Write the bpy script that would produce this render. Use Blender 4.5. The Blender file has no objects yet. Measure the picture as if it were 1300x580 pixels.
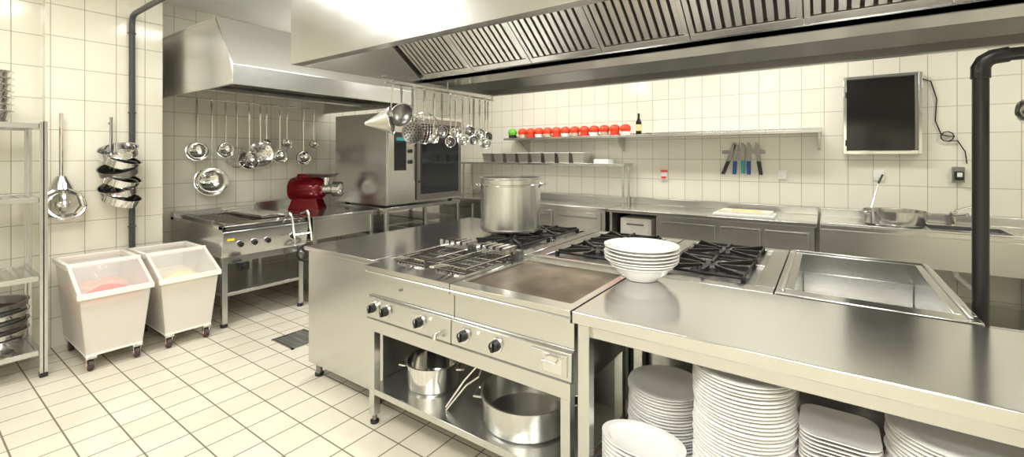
import bpy, bmesh, math, random
from mathutils import Vector, Matrix
random.seed(7)
sc=bpy.context.scene
try: sc.view_settings.view_transform='Standard'
except Exception: pass

# ---------------- materials ----------------
def newmat(name):
    m=bpy.data.materials.new(name); m.use_nodes=True
    nt=m.node_tree; return m,nt,nt.nodes['Principled BSDF']
def simple(name,col,rough=.5,metal=0,var=.06,scale=30,bump=0,alpha=1,trans=0):
    m,nt,p=newmat(name)
    n=nt.nodes.new('ShaderNodeTexNoise'); n.inputs['Scale'].default_value=scale
    tc=nt.nodes.new('ShaderNodeTexCoord'); nt.links.new(tc.outputs['Object'],n.inputs['Vector'])
    r=nt.nodes.new('ShaderNodeValToRGB')
    r.color_ramp.elements[0].position=.3; r.color_ramp.elements[1].position=.7
    r.color_ramp.elements[0].color=[c*(1-var) for c in col]+[1]
    r.color_ramp.elements[1].color=[min(1,c*(1+var)) for c in col]+[1]
    nt.links.new(n.outputs['Fac'],r.inputs['Fac']); nt.links.new(r.outputs['Color'],p.inputs['Base Color'])
    p.inputs['Roughness'].default_value=rough; p.inputs['Metallic'].default_value=metal
    p.inputs['Alpha'].default_value=alpha; p.inputs['Transmission Weight'].default_value=trans
    if bump:
        b=nt.nodes.new('ShaderNodeBump'); b.inputs['Strength'].default_value=bump; b.inputs['Distance'].default_value=.002
        nt.links.new(n.outputs['Fac'],b.inputs['Height']); nt.links.new(b.outputs['Normal'],p.inputs['Normal'])
    return m
def steelmat(name,col,r0,r1,stretch=(1.5,1.5,12),lo=.965,hi=1.02):
    m,nt,p=newmat(name)
    tc=nt.nodes.new('ShaderNodeTexCoord'); mp=nt.nodes.new('ShaderNodeMapping'); mp.inputs['Scale'].default_value=stretch
    n=nt.nodes.new('ShaderNodeTexNoise'); n.inputs['Scale'].default_value=2; n.inputs['Detail'].default_value=2
    nt.links.new(tc.outputs['Object'],mp.inputs['Vector']); nt.links.new(mp.outputs['Vector'],n.inputs['Vector'])
    n2=nt.nodes.new('ShaderNodeTexNoise'); n2.inputs['Scale'].default_value=1.6; n2.inputs['Detail'].default_value=2
    nt.links.new(tc.outputs['Object'],n2.inputs['Vector'])
    mix=nt.nodes.new('ShaderNodeMath'); mix.operation='MULTIPLY_ADD'; mix.inputs[1].default_value=.3
    nt.links.new(n.outputs['Fac'],mix.inputs[0]); 
    m2=nt.nodes.new('ShaderNodeMath'); m2.operation='MULTIPLY'; m2.inputs[1].default_value=.7
    nt.links.new(n2.outputs['Fac'],m2.inputs[0]); nt.links.new(m2.outputs[0],mix.inputs[2])
    mr=nt.nodes.new('ShaderNodeMapRange'); mr.inputs[1].default_value=.3; mr.inputs[2].default_value=.7
    mr.inputs[3].default_value=r0; mr.inputs[4].default_value=r1
    nt.links.new(mix.outputs[0],mr.inputs[0]); nt.links.new(mr.outputs[0],p.inputs['Roughness'])
    r=nt.nodes.new('ShaderNodeValToRGB'); r.color_ramp.elements[0].position=.3; r.color_ramp.elements[1].position=.7
    r.color_ramp.elements[0].color=[c*lo for c in col]+[1]; r.color_ramp.elements[1].color=[min(1,c*hi) for c in col]+[1]
    nt.links.new(mix.outputs[0],r.inputs['Fac']); nt.links.new(r.outputs['Color'],p.inputs['Base Color'])
    p.inputs['Metallic'].default_value=.97
    return m
def tilemat(name,c1,c2,grout,size_w,size_h,rough,floor=False,off=(0,0),mort=.003):
    m,nt,p=newmat(name)
    g=nt.nodes.new('ShaderNodeNewGeometry')
    sp=nt.nodes.new('ShaderNodeSeparateXYZ'); nt.links.new(g.outputs['Position'],sp.inputs[0])
    cb=nt.nodes.new('ShaderNodeCombineXYZ')
    def math_(op,a,b):
        k=nt.nodes.new('ShaderNodeMath'); k.operation=op
        for i,v in enumerate((a,b)):
            if v is None: continue
            if isinstance(v,(int,float)): k.inputs[i].default_value=v
            else: nt.links.new(v,k.inputs[i])
        return k.outputs[0]
    if floor:
        nt.links.new(math_('ADD',sp.outputs[0],off[0]+50),cb.inputs[0]); nt.links.new(math_('ADD',sp.outputs[1],off[1]+50),cb.inputs[1])
    else:
        sn=nt.nodes.new('ShaderNodeSeparateXYZ'); nt.links.new(g.outputs['True Normal'],sn.inputs[0])
        ax=math_('ABSOLUTE',sn.outputs[0],None); ay=math_('ABSOLUTE',sn.outputs[1],None)
        u=math_('ADD',math_('MULTIPLY',sp.outputs[0],ay),math_('MULTIPLY',sp.outputs[1],ax))
        nt.links.new(math_('ADD',u,off[0]+50),cb.inputs[0]); nt.links.new(math_('ADD',sp.outputs[2],off[1]+50),cb.inputs[1])
    bt=nt.nodes.new('ShaderNodeTexBrick'); bt.offset=0; bt.squash=1
    nt.links.new(cb.outputs[0],bt.inputs['Vector'])
    bt.inputs['Scale'].default_value=1; bt.inputs['Brick Width'].default_value=size_w; bt.inputs['Row Height'].default_value=size_h
    bt.inputs['Mortar Size'].default_value=mort; bt.inputs['Mortar Smooth'].default_value=.2
    bt.inputs['Color1'].default_value=(*c1,1); bt.inputs['Color2'].default_value=(*c2,1); bt.inputs['Mortar'].default_value=(*grout,1)
    nz=nt.nodes.new('ShaderNodeTexNoise'); nz.inputs['Scale'].default_value=2.5; nz.inputs['Detail'].default_value=5
    nt.links.new(g.outputs['Position'],nz.inputs['Vector'])
    mx=nt.nodes.new('ShaderNodeMix'); mx.data_type='RGBA'; mx.blend_type='MULTIPLY'; mx.inputs[0].default_value=.25 if floor else .1
    nt.links.new(bt.outputs['Color'],mx.inputs[6])
    rr=nt.nodes.new('ShaderNodeValToRGB'); rr.color_ramp.elements[0].position=.3; rr.color_ramp.elements[1].position=.62
    rr.color_ramp.elements[0].color=(.66,.62,.53,1); rr.color_ramp.elements[1].color=(1,1,1,1)
    nt.links.new(nz.outputs['Fac'],rr.inputs['Fac']); nt.links.new(rr.outputs['Color'],mx.inputs[7])
    nt.links.new(mx.outputs[2],p.inputs['Base Color'])
    mr=nt.nodes.new('ShaderNodeMapRange'); mr.inputs[3].default_value=rough; mr.inputs[4].default_value=.8
    nt.links.new(bt.outputs['Fac'],mr.inputs[0]); nt.links.new(mr.outputs[0],p.inputs['Roughness'])
    b=nt.nodes.new('ShaderNodeBump'); b.invert=True; b.inputs['Strength'].default_value=.5; b.inputs['Distance'].default_value=.002
    nt.links.new(bt.outputs['Fac'],b.inputs['Height']); nt.links.new(b.outputs['Normal'],p.inputs['Normal'])
    return m

STEEL=steelmat('brushed_steel',(.635,.638,.620),.20,.27)
STEELH=steelmat('brushed_steel_worktop',(.66,.66,.64),.13,.20,(6,1.5,1.5))
STEELD=steelmat('dark_steel',(.28,.275,.26),.28,.42)
POLISH=steelmat('polished_steel',(.72,.715,.69),.09,.16)
FILT=steelmat('filter_steel',(.78,.765,.71),.3,.38)
IRON=simple('cast_iron',(.018,.017,.016),.5,.3,.3,60,.3)
BLACK=simple('black_plastic',(.012,.012,.013),.35)
BLKPIPE=simple('black_painted_pipe',(.010,.010,.010),.35)
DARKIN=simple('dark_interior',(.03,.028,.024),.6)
GREYPIPE=simple('grey_painted_pipe',(.06,.065,.065),.4)
GRID=simple('griddle_plate',(.22,.175,.125),.3,.85,.5,6)
OIL=simple('dark_oil',(.03,.02,.012),.1,0,.2,5)
CHINA=simple('white_china',(.90,.89,.86),.15,0,.02,8)
PLAST=simple('white_plastic',(.84,.81,.74),.4,0,.03,5)
SHELL=simple('translucent_bin_plastic',(.88,.84,.77),.3,0,.02,4,0,.62)
FILLP=simple('bin_contents_pink',(.80,.46,.34),.7,0,.15,12)
FILLY=simple('bin_contents_flour',(.86,.76,.55),.7,0,.08,12)
CLEAR=simple('clear_plastic_lid',(.88,.88,.86),.06,0,.02,5,0,.16)
RED=simple('red_paint',(.17,.005,.009),.16,.3)
REDL=simple('red_lid',(.80,.065,.02),.3)
REDF=simple('red_food',(.78,.05,.02),.6,0,.3,40)
YELF=simple('yellow_flour',(.85,.68,.30),.8,0,.15,30)
GREEN=simple('green_lid',(.15,.5,.03),.4)
BLUE=simple('blue_handle',(.02,.07,.28),.4)
TEAL=simple('teal_handle',(.02,.3,.3),.4)
YELLOW=simple('yellow_sticker',(.85,.65,.02),.5)
GLASS=simple('dark_glass',(.012,.014,.016),.06)
SCREEN=simple('black_screen',(.006,.006,.006),.12)
JAR=simple('jar_glass',(.55,.42,.3),.1,0,.2,20)
BOTTLE=simple('dark_bottle',(.02,.012,.008),.1)
WHITE=simple('white_socket',(.82,.81,.77),.35)
RUBBER=simple('rubber_tyre',(.05,.04,.035),.6)
WHEELR=simple('wheel_hub_red',(.30,.05,.03),.45)
CEIL=simple('ceiling_paint',(.80,.79,.74),.8,0,.02,4)
WALLT=tilemat('wall_tile_cream',(.79,.765,.65),(.82,.795,.68),(.42,.40,.31),.2,.25,.14,off=(.02,.02))
FLOORT=tilemat('floor_tile_cream',(.635,.595,.49),(.68,.64,.535),(.17,.15,.11),.2,.2,.3,True,(.05,.02),.0044)
def emis(name,col,s):
    m,nt,p=newmat(name); p.inputs['Emission Color'].default_value=(*col,1); p.inputs['Emission Strength'].default_value=s
    p.inputs['Base Color'].default_value=(*col,1); return m
LAMP=emis('lamp_diffuser',(1,.98,.94),5)

# ---------------- builder ----------------
class B:
    def __init__(s,name): s.name=name; s.bm=bmesh.new(); s.mats=[]; s.M=Matrix.Identity(4)
    def mi(s,m):
        if m not in s.mats: s.mats.append(m)
        return s.mats.index(m)
    def add(s,vs,fs,m):
        i=s.mi(m); V=[s.bm.verts.new(s.M@Vector(v)) for v in vs]
        for f in fs:
            try:
                F=s.bm.faces.new([V[k] for k in f]); F.material_index=i; F.smooth=True
            except ValueError: pass
    def box(s,x0,y0,z0,x1,y1,z1,m):
        s.add([(x0,y0,z0),(x1,y0,z0),(x1,y1,z0),(x0,y1,z0),(x0,y0,z1),(x1,y0,z1),(x1,y1,z1),(x0,y1,z1)],
          [(3,2,1,0),(4,5,6,7),(0,1,5,4),(1,2,6,5),(2,3,7,6),(3,0,4,7)],m)
    def hexa(s,b,t,m):
        s.add(list(b)+list(t),[(3,2,1,0),(4,5,6,7),(0,1,5,4),(1,2,6,5),(2,3,7,6),(3,0,4,7)],m)
    def prism(s,prof,axis,a0,a1,m):
        n=len(prof)
        def P(p,a): return (a,p[0],p[1]) if axis=='x' else (p[0],a,p[1])
        vs=[P(p,a0) for p in prof]+[P(p,a1) for p in prof]
        fs=[tuple(range(n))[::-1],tuple(range(n,2*n))]+[(i,(i+1)%n,n+(i+1)%n,n+i) for i in range(n)]
        s.add(vs,fs,m)
    def cyl(s,p0,p1,r,m,r1=None,n=16,caps=True):
        p0=Vector(p0);p1=Vector(p1); d=(p1-p0).normalized(); r1=r if r1 is None else r1
        a=d.orthogonal().normalized(); b=d.cross(a)
        vs=[];fs=[]
        for k,(p,rr) in enumerate(((p0,r),(p1,r1))):
            for i in range(n):
                t=2*math.pi*i/n; vs.append(p+(a*math.cos(t)+b*math.sin(t))*rr)
        fs=[(i,(i+1)%n,n+(i+1)%n,n+i) for i in range(n)]
        if caps: fs+=[tuple(range(n))[::-1],tuple(range(n,2*n))]
        s.add(vs,fs,m)
    def lathe(s,c,prof,m,n=32,axis=(0,0,1),sx=1,sy=1):
        d=Vector(axis).normalized(); a=d.orthogonal().normalized() if abs(d.z)<.999 else Vector((1,0,0)); b=d.cross(a); c=Vector(c)
        vs=[];rings=[];fs=[]
        for r,z in prof:
            if r<1e-6: rings.append([len(vs)]); vs.append(c+d*z)
            else:
                st=len(vs)
                for i in range(n):
                    t=2*math.pi*i/n; vs.append(c+d*z+a*(math.cos(t)*r*sx)+b*(math.sin(t)*r*sy))
                rings.append(list(range(st,st+n)))
        for A,Bq in zip(rings,rings[1:]):
            if len(A)==1 and len(Bq)==1: continue
            for i in range(n):
                j=(i+1)%n
                if len(A)==1: fs.append((A[0],Bq[i],Bq[j]))
                elif len(Bq)==1: fs.append((A[i],A[j],Bq[0]))
                else: fs.append((A[i],A[j],Bq[j],Bq[i]))
        s.add(vs,fs,m)
    def tube(s,pts,r,m,n=8,closed=False):
        P=[Vector(p) for p in pts]; N=len(P)
        vs=[];fs=[]; up=None
        for i in range(N):
            if closed: d=(P[(i+1)%N]-P[i-1]).normalized()
            else: d=(P[min(i+1,N-1)]-P[max(i-1,0)]).normalized()
            if up is None: up=d.orthogonal().normalized()
            up=(up-d*up.dot(d)).normalized(); b=d.cross(up)
            for k in range(n):
                t=2*math.pi*k/n; vs.append(P[i]+(up*math.cos(t)+b*math.sin(t))*r)
        for i in range(N if closed else N-1):
            j=(i+1)%N
            for k in range(n): fs.append((i*n+k,i*n+(k+1)%n,j*n+(k+1)%n,j*n+k))
        if not closed: fs+=[tuple(range(n))[::-1],tuple(range((N-1)*n,N*n))]
        s.add(vs,fs,m)
    def ring(s,c,R,r,m,axis=(0,0,1),n=28,k=6):
        d=Vector(axis).normalized(); a=d.orthogonal().normalized(); b=d.cross(a); c=Vector(c)
        s.tube([c+(a*math.cos(2*math.pi*i/n)+b*math.sin(2*math.pi*i/n))*R for i in range(n)],r,m,k,True)
    def done(s,bevel=.0,parent=None):
        bm=s.bm; bmesh.ops.recalc_face_normals(bm,faces=bm.faces[:])
        xs=[v.co for v in bm.verts]
        lo=Vector([min(v[i] for v in xs) for i in range(3)]); hi=Vector([max(v[i] for v in xs) for i in range(3)])
        c=Vector(((lo.x+hi.x)/2,(lo.y+hi.y)/2,lo.z))
        for v in bm.verts: v.co-=c
        me=bpy.data.meshes.new(s.name); bm.to_mesh(me); bm.free()
        for m in s.mats: me.materials.append(m)
        me.set_sharp_from_angle(angle=math.radians(35))
        o=bpy.data.objects.new(s.name,me); sc.collection.objects.link(o); o.location=c
        if bevel:
            md=o.modifiers.new('bevel','BEVEL'); md.width=bevel; md.segments=2; md.limit_method='ANGLE'; md.angle_limit=math.radians(50)
        return o
def boxobj(name,a,m,bevel=0):
    b=B(name); b.box(*a,m); return b.done(bevel)

# ---------------- room ----------------
boxobj('floor',(-5.8,-2.6,-.1,3.2,5.9,0),FLOORT)
boxobj('ceiling',(-5.8,-2.6,3.1,3.2,5.9,3.2),CEIL)
boxobj('wall_back',(-5.8,5.7,0,3.2,5.9,3.1),WALLT)
boxobj('wall_left',(-5.8,1.51,0,-5.6,5.7,3.1),WALLT)
b=B('wall_left_chase'); b.box(-5.8,.75,0,-5.03,1.51,3.1,WALLT); b.box(-5.8,-2.6,0,-5.12,.75,3.1,WALLT); b.done()
boxobj('wall_right',(3.0,-2.6,0,3.2,5.7,3.1),WALLT)
boxobj('wall_front',(-5.12,-2.6,0,3.0,-2.4,3.1),WALLT)

# ---------------- island: left cabinet ----------------
b=B('neutral_steel_cabinet')
b.box(-2.93,1.71,.1,-2.205,3.42,.87,STEEL); b.box(-2.205,1.71,.1,-2.14,2.27,.87,STEEL)
b.box(-2.95,1.69,.87,-2.20,3.44,.9,STEELH); b.box(-2.20,1.69,.87,-2.135,2.28,.9,STEELH)
for x in (-2.88,-2.26):
    for y in (1.76,3.36): b.cyl((x,y,0),(x,y,.1),.022,STEELD,n=12); b.cyl((x,y,0),(x,y,.02),.03,BLACK,n=12)
b.done(.003)

def knob(b,x,y,z):
    b.cyl((x,y,z),(x,y-.008,z),.036,POLISH,n=24); b.cyl((x,y-.006,z),(x,y-.03,z),.026,BLACK,r1=.022,n=20)
    b.box(x-.006,y-.038,z-.021,x+.006,y-.026,z+.021,BLACK); b.box(x-.0015,y-.0385,z+.004,x+.0015,y-.037,z+.02,WHITE)
def range_body(b,x0,x1):
    y0=1.58
    prof=[(2.28,.88),(y0+.01,.88),(y0,.87),(y0,.855),(y0+.035,.845),(y0+.035,.735),(y0+.012,.725),(y0+.010,.615),(y0+.03,.6),(2.28,.6)]
    b.prism(prof,'x',x0,x1,STEEL)
    b.box(x0+.004,1.588,.607,x1-.004,1.592,.612,STEELD); b.box(x0+.004,1.600,.728,x1-.004,1.606,.733,STEELD)
b=B('deep_fryer_unit')
x0,x1=-2.13,-1.485
range_body(b,x0,x1)
b.box(x0,1.58,.88,x1,1.74,.905,STEELH); b.box(x0,2.2,.88,x1,2.28,.905,STEELH)
b.box(x0,1.74,.88,x0+.04,2.2,.905,STEELH); b.box(x1-.04,1.74,.88,x1,2.2,.905,STEELH); b.box(-1.835,1.74,.88,-1.78,2.2,.905,STEELH)
for (a,c) in ((x0+.04,-1.835),(-1.78,x1-.04)):
    b.box(a,1.74,.881,c,2.2,.884,OIL)
    for k in range(9):
        xx=a+.02+(c-a-.04)*k/8; b.tube([(xx,1.77,.925),(xx,1.77,.9),(xx,2.17,.9),(xx,2.17,.925)],.0025,STEELD,5)
    for k in range(6):
        yy=1.77+.4*k/5; b.tube([(a+.02,yy,.902),(c-.02,yy,.902)],.0025,STEELD,5)
    b.tube([(a+.02,1.77,.928),(c-.02,1.77,.928),(c-.02,2.17,.928),(a+.02,2.17,.928)],.006,POLISH,6,True)
    mx=(a+c)/2
    b.tube([(mx-.02,1.77,.93),(mx-.015,1.70,.945),(mx-.012,1.63,.95),(mx+.012,1.63,.95),(mx+.015,1.70,.945),(mx+.02,1.77,.93)],.006,POLISH,6)
    b.box(a+.01,2.13,.93,c-.01,2.16,.955,POLISH); b.box(a+.01,2.19,.93,c-.01,2.22,.97,POLISH)
    for k in range(5):
        xx=a+.03+(c-a-.06)*k/4; b.box(xx-.014,2.12,.945,xx+.014,2.24,.975,STEELH)
b.box(x0+.03,2.225,.905,x1-.03,2.27,.945,STEELD)
for x in (-2.07,-1.965,-1.70): knob(b,x,1.592,.672)
for x in (-2.02,-1.62): b.cyl((x,1.595,.705),(x,1.586,.705),.008,WHITE,n=12)
b.tube([(-1.56,1.6,.645),(-1.56,1.56,.645),(-1.56,1.555,.625)],.012,POLISH,10)
b.cyl((-1.87,1.615,.80),(-1.87,1.605,.80),.008,STEELD,n=10)
b.done(.002)
b=B('gas_griddle')
x0,x1=-1.48,-.832
range_body(b,x0,x1)
b.box(x0,1.58,.88,x1,1.66,.905,STEELH); b.box(x0,2.22,.88,x1,2.28,.905,STEELH)
b.box(x0,1.66,.88,x0+.035,2.22,.905,STEELH); b.box(x1-.035,1.66,.88,x1,2.22,.905,STEELH)
b.box(x0+.035,1.66,.88,x1-.035,2.22,.893,GRID)
b.box(x0+.01,2.25,.905,x1-.01,2.27,.93,STEEL)
for x in (-1.40,-1.21): knob(b,x,1.592,.672)
for x in (-1.31,): b.cyl((x,1.595,.705),(x,1.586,.705),.008,WHITE,n=12)
b.box(-1.02,1.584,.63,-.85,1.5935,.715,STEEL); b.box(-.96,1.582,.635,-.87,1.585,.71,POLISH)
b.tube([(-.945,1.585,.70),(-.945,1.552,.69),(-.885,1.552,.69),(-.885,1.585,.70)],.005,POLISH,6)
b.done(.002)
b=B('range_stand')
for x in (-2.11,-.87):
    for y in (1.63,2.2):
        b.box(x-.022,y-.022,.05,x+.022,y+.022,.53,STEEL); b.cyl((x,y,0),(x,y,.05),.014,STEELD,n=12); b.cyl((x,y,0),(x,y,.015),.025,BLACK,n=12)
b.box(-2.135,1.605,.53,-.845,1.65,.598,STEEL); b.box(-2.135,2.18,.53,-.845,2.23,.598,STEEL)
b.box(-2.135,1.65,.53,-2.09,2.18,.598,STEEL); b.box(-.89,1.65,.53,-.845,2.18,.598,STEEL)
b.box(-2.13,1.61,.17,-.85,2.22,.205,STEEL)
b.box(-2.08,2.205,.205,-.90,2.22,.53,STEELD)
b.done(.002)

def burner(b,cx,cy):
    z=.9
    b.lathe((cx,cy,z-.015),[(0,0),(.10,0),(.10,.008),(.07,.012),(.06,.026),(.045,.032),(0,.032)],IRON,24)
    s_=.19
    b.tube([(cx-s_,cy-s_,.918),(cx+s_,cy-s_,.918),(cx+s_,cy+s_,.918),(cx-s_,cy+s_,.918)],.009,IRON,4,True)
    for k in range(8):
        t=k*math.pi/4; R=s_*(1.0 if k%2==0 else 1.38)
        c,s2=math.cos(t),math.sin(t); px,py=-s2*.008,c*.008
        b.hexa([(cx+c*.05+px,cy+s2*.05+py,.918),(cx+c*.05-px,cy+s2*.05-py,.918),(cx+c*R-px,cy+s2*R-py,.908),(cx+c*R+px,cy+s2*R+py,.908)],
               [(cx+c*.05+px,cy+s2*.05+py,.932),(cx+c*.05-px,cy+s2*.05-py,.932),(cx+c*R-px,cy+s2*R-py,.938),(cx+c*R+px,cy+s2*R+py,.938)],IRON)
    for dx in (-s_,s_):
        for dy in (-s_,s_): b.box(cx+dx-.01,cy+dy-.01,.885,cx+dx+.01,cy+dy+.01,.925,IRON)
def burner_unit(cx):
    b=B('gas_burner_range'); x0,x1=cx-.328,cx+.328; y0,y1=2.3,3.42
    b.box(x0,y0,.1,x1,y1,.86,STEEL); 
    b.box(x0,y0,.86,x1,y0+.10,.905,STEELH); b.box(x0,y1-.08,.86,x1,y1,.905,STEELH)
    b.box(x0,y0+.10,.86,x0+.085,y1-.08,.905,STEELH); b.box(x1-.085,y0+.10,.86,x1,y1-.08,.905,STEELH)
    b.box(x0+.085,y0+.10,.86,x1-.085,y1-.08,.885,STEELD)
    b.box(x0+.085,2.865,.86,x1-.085,2.885,.903,STEELH)
    for by in (2.64,3.11): burner(b,cx,by)
    for x in (x0+.06,x1-.06):
        for y in (y0+.06,y1-.06): b.cyl((x,y,0),(x,y,.1),.025,STEELD,n=12)
    return b.done(.002)
for cx in (-.525,-1.19,-1.86): burner_unit(cx)

# stock pot
b=B('stock_pot')
cx,cy=-2.03,2.86; R=.235
b.lathe((cx,cy,.94),[(0,0),(R-.015,0),(R,.015),(R,.40),(R+.008,.405),(R+.008,.415),(R-.006,.415),(R-.006,.03),(0,.02)],STEEL,48)
b.lathe((cx,cy,.94),[(R+.001,.02),(R+.003,.025),(R+.001,.03)],STEELD,48)
b.lathe((cx,cy,.94),[(R,.352),(R+.004,.356),(R+.004,.362),(R,.366)],POLISH,48)
for s_ in (1,-1):
    d=Vector((.817*s_,.576*s_,0)); t=Vector((-d.y,d.x,0)); c=Vector((cx,cy,1.29))
    b.tube([c+d*(R-.002)+t*.06,c+d*(R+.03)+t*.058+Vector((0,0,.01)),c+d*(R+.045)+t*.03+Vector((0,0,.015)),c+d*(R+.045)-t*.03+Vector((0,0,.015)),c+d*(R+.03)-t*.058+Vector((0,0,.01)),c+d*(R-.002)-t*.06],.007,POLISH,8)
    b.lathe(c+d*(R-.001)+t*.06,[(0,0),(.018,0),(.016,.004),(0,.005)],POLISH,12,axis=d); b.lathe(c+d*(R-.001)-t*.06,[(0,0),(.018,0),(.016,.004),(0,.005)],POLISH,12,axis=d)
b.done()

b=B('stacked_bowls')
cx,cy=-.757,2.205
def bowl(b,cx,cy,z,R,h,sx=1,sy=1):
    b.lathe((cx,cy,z),[(0,.006),(R*.45,.006),(R*.45,0),(R*.5,0),(R*.55,.01),(R*.8,h*.55),(R*.88,h*.9),(R,h),(R,h+.005),(R*.86,h*.95+.004),(R*.76,h*.6),(R*.5,.018),(0,.014)],CHINA,40,sx=sx,sy=sy)
zz=.907
for k,(R,h) in enumerate(((.155,.07),(.16,.065),(.17,.055),(.18,.05),(.182,.05),(.182,.05),(.182,.05),(.182,.05))):
    bowl(b,cx+random.uniform(-.005,.005),cy+random.uniform(-.005,.005),zz,R,h); zz+=.0165
b.done()

# basin unit
b=B('bain_marie_basin')
X0,X1,Y0,Y1=-.19,.47,2.31,3.42
b.box(X0,Y0,.8,X1,Y0+.09,.91,STEELH); b.box(X0,Y1-.08,.8,X1,Y1,.91,STEELH)
b.box(X0,Y0+.09,.8,X0+.07,Y1-.08,.91,STEELH); b.box(X1-.07,Y0+.09,.8,X1,Y1-.08,.91,STEELH)
b.box(X0+.07,Y0+.09,.66,X1-.07,Y1-.08,.68,STEEL)
b.box(X0,Y0,.1,X1,Y1,.66,STEEL)
b.box(X0+.0,Y0,.66,X0+.07,Y1,.8,STEEL); b.box(X1-.07,Y0,.66,X1,Y1,.8,STEEL); b.box(X0+.07,Y0,.66,X1-.07,Y0+.09,.8,STEEL); b.box(X0+.07,Y1-.08,.66,X1-.07,Y1,.8,STEEL)
b.box(X0+.02,Y0+.04,.91,X0+.035,Y1-.03,.918,STEEL); b.box(X1-.035,Y0+.04,.91,X1-.02,Y1-.03,.918,STEEL)
b.box(X0+.02,Y1-.045,.91,X1-.02,Y1-.03,.918,STEEL)
b.box(X0+.07,2.85,.68,X1-.07,2.87,.72,STEEL)
for x in (X0+.06,X1-.06):
    for y in (Y0+.06,Y1-.06): b.cyl((x,y,0),(x,y,.1),.025,STEELD,n=12)
b.done(.004)

b=B('steel_worktable')
b.box(-.825,1.58,.858,2.2,2.295,.905,STEELH)
b.box(-.80,1.62,.80,2.18,1.66,.858,STEEL); b.box(-.80,2.23,.80,2.18,2.27,.858,STEEL)
for x in (-.785,1.0,2.15):
    for y in (1.625,2.25):
        b.box(x-.025,y-.025,.04,x+.025,y+.025,.858,STEEL); b.cyl((x,y,0),(x,y,.04),.018,BLACK,n=12)
b.box(-.80,1.61,.215,2.18,2.27,.25,STEEL)
b.done(.004)

def plate_stack(name,cx,cy,z0,z1,R,step=.0125,square=False):
    b=B(name); z=z0
    while z<z1:
        ox,oy=random.uniform(-.004,.004),random.uniform(-.004,.004)
        if not square:
            b.lathe((cx+ox,cy+oy,z),[(0,.003),(R*.55,.003),(R*.55,0),(R*.62,0),(R*.72,.006),(R,.016),(R+.001,.019),(R*.97,.020),(R*.70,.011),(R*.6,.006),(0,.006)],CHINA,40)
        else:
            h=R; r=.05
            def rr(s_,zc):
                P=[]
                for (qx,qy,a0) in ((1,1,0),(-1,1,90),(-1,-1,180),(1,-1,270)):
                    for k in range(5):
                        t=math.radians(a0+k*22.5); P.append((cx+ox+s_*(qx*(h-r)+r*math.cos(t)),cy+oy+s_*(qy*(h-r)+r*math.sin(t)),zc))
                return P
            Rg=[rr(.6,z),rr(.7,z+.004),rr(1,z+.016),rr(1,z+.02),rr(.72,z+.010),rr(.6,z+.008)]
            n=20; vs=sum(Rg,[]); fs=[]
            for i in range(5):
                for k in range(n): fs.append((i*n+k,i*n+(k+1)%n,(i+1)*n+(k+1)%n,(i+1)*n+k))
            fs+=[tuple(range(n))[::-1],tuple(range(5*n,6*n))]
            b.add(vs,fs,CHINA)
        z+=step
    return b.done()
plate_stack('stacked_plates',-.575,1.985,.25,.52,.158)
plate_stack('stacked_plates',-.245,1.79,.25,.76,.165)
plate_stack('stacked_plates',.31,1.80,.25,.70,.16)
plate_stack('stacked_plates',.65,1.80,.25,.74,.16)
plate_stack('stacked_plates',-.24,2.12,.25,.60,.15)
plate_stack('square_plates',.035,1.82,.25,.62,.108,square=True)
b=B('stacked_bowls'); zz=.25
for k in range(8): bowl(b,-.583,1.705,zz,.108,.05,1.5,1.0); zz+=.017
b.done()

def pan(name,cx,cy,z,R,h,handles=True,m=POLISH):
    b=B(name)
    b.lathe((cx,cy,z),[(0,0),(R*.9,0),(R*.97,.012),(R,h),(R+.008,h+.002),(R+.008,h+.006),(R-.005,h+.004),(R*.95,.016),(0,.008)],m,40)
    if handles:
        for s_ in (1,-1):
            d=Vector((.9*s_,.43*s_,0)); t=Vector((-d.y,d.x,0)); c=Vector((cx,cy,z+h*.8))
            b.tube([c+d*(R-.004)+t*.05,c+d*(R+.035)+t*.045,c+d*(R+.035)-t*.045,c+d*(R-.004)-t*.05],.006,m,8)
    return b.done()
pan('braising_pan',-1.23,1.87,.205,.225,.14,m=STEEL)
pan('cooking_pot',-1.86,1.85,.205,.155,.14)
b=B('serving_tongs')
b.tube([(-1.62,1.70,.212),(-1.56,1.78,.34),(-1.51,1.86,.42)],.006,POLISH); b.tube([(-1.60,1.68,.212),(-1.53,1.76,.33),(-1.48,1.80,.37)],.006,POLISH)
b.tube([(-1.51,1.86,.42),(-1.49,1.845,.41),(-1.48,1.80,.37)],.006,POLISH)
b.done()

# ---------------- main hood ----------------
b=B('island_extractor_hood')
hx0,hx1,hy0,hy1,hz,ht=-2.66,1.9,1.44,3.44,2.1,2.78
b.box(hx0,hy0,hz-.025,hx1,hy0+.02,ht,STEEL); b.box(hx0,hy1-.02,hz,hx1,hy1,ht,STEEL)
b.hexa([(hx0,hy0+.02,hz-.025),(hx0+.02,hy0+.02,hz-.025),(hx0+.02,hy1-.02,hz),(hx0,hy1-.02,hz)],[(hx0,hy0+.02,ht),(hx0+.02,hy0+.02,ht),(hx0+.02,hy1-.02,ht),(hx0,hy1-.02,ht)],STEEL)
b.box(hx1-.02,hy0,hz,hx1,hy1,ht,STEEL)
b.box(hx0,hy0,ht,hx1,hy1,ht+.02,STEEL)
b.box(hx0+.02,hy0+.02,hz-.025,hx1-.02,hy0+.06,hz-.017,STEEL); b.box(hx0+.02,hy1-.06,hz,hx1-.02,hy1-.02,hz+.05,STEELD)
cy=2.62
b.box(hx0+.02,cy-.12,hz,hx1-.02,cy+.12,hz+.03,STEEL); b.box(hx0+.02,cy-.12,hz,hx1-.02,cy-.11,hz+.065,STEEL); b.box(hx0+.02,cy+.11,hz,hx1-.02,cy+.12,hz+.065,STEEL)
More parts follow.
